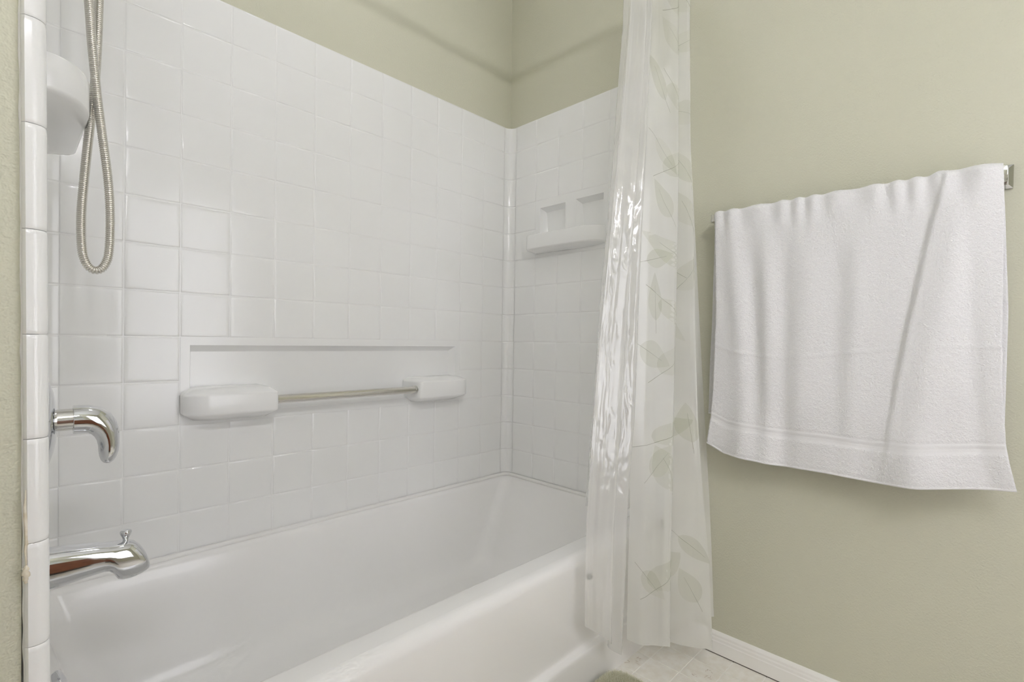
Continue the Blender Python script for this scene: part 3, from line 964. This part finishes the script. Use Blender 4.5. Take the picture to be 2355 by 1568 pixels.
# ------------------------------------------------------------------ towel bar and towel
bar = thing('towel_bar', 'square chrome towel bar with rectangular wall plates behind the white towel', 'towel bar', (0, -1.245, 1.345))
box('bar', (-0.069, -0.053, -1.562, -0.930, 1.336, 1.354), 'satin_chrome', bar, 0.0015)
for (ya, yb, pa, pb) in ((-0.951, -0.929, -0.967, -0.917), (-1.566, -1.544, -1.575, -1.525)):
    box('post', (-0.071, 0.002, ya, yb, 1.334, 1.356), 'satin_chrome', bar, 0.002)
    v = []
    z0, z1 = 1.320, 1.372
    rings = [[(0.003, pa, z0), (0.003, pb, z0), (0.003, pb, z1), (0.003, pa, z1)],
             [(-0.003, pa, z0), (-0.003, pb, z0), (-0.003, pb, z1), (-0.003, pa, z1)],
             [(-0.009, pa + .008, z0 + .008), (-0.009, pb - .008, z0 + .008), (-0.009, pb - .008, z1 - .008), (-0.009, pa + .008, z1 - .008)]]
    vv, ff = loft(rings)
    mesh_obj('wall_plate', vv, ff, 'chrome', bar)
lathe('set_screw', (-0.030, -1.552, 1.334), (0, 0, -1), [(0, 0.004), (0.003, 0.004), (0.0035, 0.001)], 'satin_chrome', bar, 12)

NS, NB, NA, NF = 170, 40, 12, 190      # across, back, over the bar, front
def towel_edge_left(z): return interp([.66, .671, .747, .851, 1.058, 1.361], [-.936, -.938, -.947, -.952, -.954, -.944], z)
def towel_edge_right(z): return interp([.66, .723, .761, .893, 1.039, 1.283, 1.36], [-1.592, -1.579, -1.573, -1.565, -1.563, -1.561, -1.558], z)
S_B = [0, .08, .30, .47, .62, .755, .90, 1.0]
Z_B = [.671, .648, .636, .638, .635, .642, .658, .667]
CR_S = lambda t: interp([0, .15, .5, .9, 1.0], [.845, .805, .735, .665, .64], t)
def fold(s, t):
    """outward relief of the front fall, metres; s across, t down"""
    d = 0.0
    g = lambda c, wd: math.exp(-((s - c) / wd) ** 2)
    gr = sstep(0.0, .35, t)
    d += 0.010 * g(.07 + .10 * t, .035 + .02 * t) * (0.4 + gr * .6)
    d -= 0.007 * g(.155 + .05 * t, .03 + .02 * t) * gr
    d += 0.009 * g(.225 + .03 * t, .035) * (1 - .3 * t) * gr
    d -= 0.004 * g(.30 + .02 * t, .03) * gr
    d += 0.005 * g(.40 - .03 * t, .05) * gr
    d -= 0.004 * g(.50 + .02 * t, .045) * gr
    d += 0.004 * g(.59 - .05 * t, .04) * gr
    # overlapping flap on the right: sharp step along a slanting crease
    c = CR_S(t)
    d += 0.009 * sstep(c - .007, c + .010, s) * (1 - sstep(c + .06, c + .25, s)) * (1 - .75 * sstep(.55, .95, t))
    d += 0.005 * g(c + .09, .05)
    d -= 0.004 * g(.90 + .04 * t, .03)
    # scallops over the bar
    top = 1 - sstep(0, .12, t)
    d += top * 0.0035 * math.sin(s * 75 + 2 * math.sin(s * 17))
    # lower edge swings
    lo = sstep(.72, 1.0, t)
    d += lo * (0.010 * math.sin(s * 9.5 + .6) - 0.006 * math.sin(s * 23))
    # stored fold line
    d += 0.0025 * math.exp(-((t - .565 - .02 * math.sin(s * 6)) / .006) ** 2) * (0.35 + .65 * (0.5 + .5 * math.sin(s * 14)))
    return d
verts, faces, midx = [], [], []
tn = random.Random(5)
rows_t = []
for b in range(NB):                                   # back fall, hem upwards
    rows_t.append(('b', 1 - b / NB))
for a in range(NA + 1):
    rows_t.append(('a', a / NA))
for c in range(1, NF + 1):
    rows_t.append(('f', c / NF))
TOPZ = 1.3615
for kind, t in rows_t:
    for i in range(NS + 1):
        s = i / NS
        fz = noise.noise(Vector((s * 260, t * 290, {'b': 3, 'a': 7, 'f': 11}[kind])))
        if kind == 'f':
            zb = interp(S_B, Z_B, s)
            z = 1.349 + (zb - 1.349) * t
            band = sstep(.868, .872, t) * (1 - sstep(.892, .896, t))
            band = max(band, 0.7 * sstep(.853, .857, t) * (1 - sstep(.861, .865, t)))
            d = fold(s, t) - 0.0022 * band + (0.0011 if band < .5 else 0.0002) * fz
            x = -0.0755 - d - 0.008 * sstep(0, .9, t)
            if t > .988: x += 0.001
            # slight scallop of the hem
            y = towel_edge_left(z) + (towel_edge_right(z) - towel_edge_left(z)) * s
        elif kind == 'b':
            z = 1.349 + (0.752 - 1.349) * t
            x = -0.046 + 0.006 * math.sin(s * 11 + 1) * t + 0.012 * t - .0005 * fz
            yl = interp([.75, .919, 1.025, 1.307, 1.36], [-.917, -.921, -.926, -.933, -.944], z)
            yr = interp([.75, .866, 1.041, 1.241, 1.36], [-1.570, -1.571, -1.572, -1.564, -1.558], z)
            y = yl + (yr - yl) * s
        else:
            ang = math.pi * t
            sc = 0.0022 * math.sin(s * 75 + 2 * math.sin(s * 17)) + 0.004 * sstep(.80, .83, s) * (1 - sstep(.9, 1.0, s))
            rr = 0.01475
            x = -0.06075 + rr * math.cos(ang) - (fold(s, 0) * sstep(.5, 1, t))
            z = 1.349 + (0.0125 + sc) * math.sin(ang) + 0.0007 * fz
            y = -.944 + (-1.558 + .944) * s
        verts.append((x, y, z))
W = NS + 1
for r_ in range(len(rows_t) - 1):
    kind, t = rows_t[r_]
    flat = kind == 'f' and (.866 < t < .894 or .853 < t < .864)
    for i in range(NS):
        faces.append((r_ * W + i, r_ * W + i + 1, (r_ + 1) * W + i + 1, (r_ + 1) * W + i)); midx.append(1 if flat else 0)
tw = thing('bath_towel', 'white terry bath towel draped over the chrome towel bar', 'towel', (-0.06, -1.25, 1.345))
o = mesh_obj('towel_cloth', verts, faces, None, tw, 80, mats=['terry', 'flat_weave'], midx=midx)
so = o.modifiers.new('thickness', 'SOLIDIFY'); so.thickness = 0.0045; so.offset = 0.0
# stitched hem cord along the lower edge
pth = []
for i in range(0, NS + 1, 2):
    pth.append(Vector(verts[(len(rows_t) - 1) * W + i]) + Vector((0, 0, 0.001)))
v, f = loft(sweep(pth, [0.0032] * len(pth), 8, Vector((1, 0, 0))))
mesh_obj('hem', v, f, 'flat_weave', tw, 60)
pth = []
for i in range(0, NS + 1, 2):
    pth.append(Vector(verts[i]) + Vector((0, 0, 0.001)))
v, f = loft(sweep(pth, [0.003] * len(pth), 8, Vector((1, 0, 0))))
mesh_obj('hem', v, f, 'flat_weave', tw, 60)

# ------------------------------------------------------------------ bath mat
rug = thing('bath_mat', 'soft green plush bath mat on the floor beside the tub', 'bath mat', (-0.60, -1.03, 0))
MX0, MX1, MY0, MY1, MR = -0.93, -0.322, -1.24, -0.774, 0.060
def rr2(ins, z):
    r = []
    for (cx, cy, a0) in ((MX1 - MR, MY1 - MR, 0), (MX0 + MR, MY1 - MR, 90), (MX0 + MR, MY0 + MR, 180), (MX1 - MR, MY0 + MR, 270)):
        for q in range(9):
            a = R(a0 + 90 * q / 8); rr = MR - ins
            r.append((cx + rr * math.cos(a), cy + rr * math.sin(a), z))
    return r
v, f = loft([rr2(.006, 0.0005), rr2(0, .004), rr2(0, .010), rr2(.005, .015), rr2(.014, .018)])
mesh_obj('mat_base', v, f, 'mat_pile', rug, 60)
v, f = [], []
mr_ = random.Random(17)
def inside(x, y):
    dx = max(abs(x - (MX0 + MX1) / 2) - ((MX1 - MX0) / 2 - MR), 0); dy = max(abs(y - (MY0 + MY1) / 2) - ((MY1 - MY0) / 2 - MR), 0)
    return MR - math.hypot(dx, dy)
cnt = 0
while cnt < 26000:
    if mr_.random() < .45:
        x, y = mr_.uniform(-.62, MX1), mr_.uniform(-1.0, MY1)
    else:
        x, y = mr_.uniform(MX0, MX1), mr_.uniform(MY0, MY1)
    e = inside(x, y)
    if e < 0: continue
    cnt += 1
    h = 0.018 + 0.011 * sstep(0, .025, e) + mr_.uniform(-.003, .003)
    b = 0.004 + 0.012 * sstep(0, .014, e)
    a = mr_.uniform(0, 6.283); tilt = mr_.uniform(0, .006)
    w = mr_.uniform(.0010, .0019)
    out = (1 - sstep(0, .03, e)) * 0.006
    cxv, cyv = x - (MX0 + MX1) / 2, y - (MY0 + MY1) / 2
    ln = math.hypot(cxv, cyv) + 1e-6
    tip = (x + math.cos(a) * tilt + out * cxv / ln, y + math.sin(a) * tilt + out * cyv / ln, b + h)
    n0 = len(v)
    for q in range(3):
        aa = a + 2.094 * q
        v.append((x + w * math.cos(aa), y + w * math.sin(aa), b - .002))
    v.append(tip)
    f += [(n0, n0 + 1, n0 + 3), (n0 + 1, n0 + 2, n0 + 3), (n0 + 2, n0, n0 + 3)]
me = bpy.data.meshes.new('pile'); me.from_pydata([tuple(Vector(q) - rug.location) for q in v], [], f); me.materials.append(MAT['mat_pile'])
o = link(bpy.data.objects.new('pile', me), rug); o['kind'] = 'stuff'

# ------------------------------------------------------------------ behind the camera: vanity, mirror, lights
van = thing('vanity_cabinet', 'cherry wood vanity cabinet with panel doors under the white countertop', 'cabinet', (-1.74, -1.99, 0))
box('carcass', (-2.10, -1.22, YROOM + 0.002, -1.745, 0.09, 0.80), 'cherry_wood', van)
box('toe_kick', (-2.08, -1.24, YROOM + 0.002, -1.80, 0.0, 0.09), 'dark_gap', van)
for k in range(2):
    xa = -2.09 + k * 0.435
    d = box('door', (xa + .01, xa + .418, -1.745, -1.727, 0.12, 0.78), 'cherry_wood', van, 0.003)
    box('door_panel', (xa + .07, xa + .358, -1.727, -1.722, 0.19, 0.71), 'cherry_wood', d, 0.002)
    lathe('knob', (xa + .39 if k != 1 else xa + .04, -1.727, 0.62), (0, 1, 0), [(0, .006), (.012, .006), (.018, .014), (.026, .013), (.028, .001)], 'satin_chrome', d, 20)
ct = thing('countertop', 'white stone vanity countertop with a backsplash', 'countertop', (-1.74, -1.99, 0.80))
box('slab', (-2.115, -1.205, YROOM + 0.002, -1.715, 0.80, 0.835), 'stone_top', ct, 0.006)
box('backsplash', (-2.115, -1.205, YROOM + 0.002, YROOM + 0.022, 0.836, 0.935), 'stone_top', ct, 0.004)
mir = thing('wall_mirror', 'frameless wall mirror above the vanity countertop', 'mirror', (-1.74, YROOM, 1.0))
box('mirror_glass', (-2.08, -1.24, YROOM + 0.001, YROOM + 0.007, 0.99, 1.88), 'mirror_glass', mir)
for x in (-1.95, -1.4):
    box('mirror_clip', (x, x + .03, YROOM + .001, YROOM + .011, .975, .995), 'chrome', mir, .001)

vl = thing('vanity_light', 'chrome bar light with five round glowing globes above the mirror', 'light', (-1.66, YROOM, 2.10))
box('backplate', (-2.11, -1.21, YROOM + 0.001, YROOM + 0.03, 2.05, 2.15), 'chrome', vl, 0.006)
for k in range(5):
    x = -2.00 + 0.17 * k
    s_ = lathe('socket', (x, YROOM + 0.03, 2.10), (0, 1, 0), [(0, 0.030), (0.02, 0.028), (0.035, 0.02)], 'chrome', vl, 24)
    lathe('globe_bulb', (x, YROOM + 0.09, 2.10), (0, 0, 1), [(0.032 * math.sin(R(a)), max(0.032 * math.cos(R(a)), .0005)) for a in range(-90, 91, 15)], 'bulb_glow', vl, 24, 60)
dm = thing('fill_light', 'small round white fill light added on the ceiling above the tub', 'light', (-0.86, -0.46, CEIL))  # unseen fill lamp, added to brighten the tub alcove
lathe('base_ring', (-0.86, -0.46, CEIL - 0.002), (0, 0, -1), [(0, 0.105), (0.015, 0.105), (0.02, 0.098)], 'satin_chrome', dm, 48)
lathe('fill_dome', (-0.86, -0.46, CEIL - 0.018), (0, 0, -1), [(0.0, 0.095), (0.012, 0.092), (0.026, 0.078), (0.036, 0.05), (0.040, 0.015), (0.0402, 0.001)], 'fill_dome_glow', dm, 48, 60)

# a plain white door on the side wall
dr = structure(box('door_1', (XROOM, XROOM + 0.035, -1.66, -0.86, 0.004, 2.03), 'door_paint', None, 0.003))
for (za, zb) in ((0.2, 0.95), (1.1, 1.88)):
    for (ya, yb) in ((-1.56, -1.31), (-1.21, -0.96)):
        box('door_panel', (XROOM + 0.034, XROOM + 0.040, ya, yb, za, zb), 'door_paint', dr, 0.003)
lathe('door_knob', (XROOM + 0.035, -0.93, 0.96), (1, 0, 0), [(0, .03), (.005, .03), (.008, .012), (.03, .012), (.04, .026), (.055, .024), (.06, .001)], 'satin_chrome', dr, 24)

# glowing fill window, added behind the camera to lift apron, floor and curtain
win = structure(boxes('fill_window', [(WX0, WX0 + .045, YROOM - .07, YROOM - .01, WZ0, WZ1), (WX1 - .045, WX1, YROOM - .07, YROOM - .01, WZ0, WZ1),
                                   (WX0, WX1, YROOM - .07, YROOM - .01, WZ0, WZ0 + .045), (WX0, WX1, YROOM - .07, YROOM - .01, WZ1 - .045, WZ1)], 'trim_white'))
wm = (WZ0 + WZ1) / 2
for (za, zb) in ((WZ0 + .045, wm - .015), (wm + .015, WZ1 - .045)):
    box('fill_pane', (WX0 + .045, WX1 - .045, YROOM - .05, YROOM - .044, za, zb), 'fill_pane_glow', win)
box('fill_rail', (WX0 + .045, WX1 - .045, YROOM - .06, YROOM - .03, wm - .015, wm + .015), 'trim_white', win)
box('fill_sill', (WX0 - .03, WX1 + .03, YROOM - .07, YROOM + .03, WZ0 - .025, WZ0), 'trim_white', win, .004)
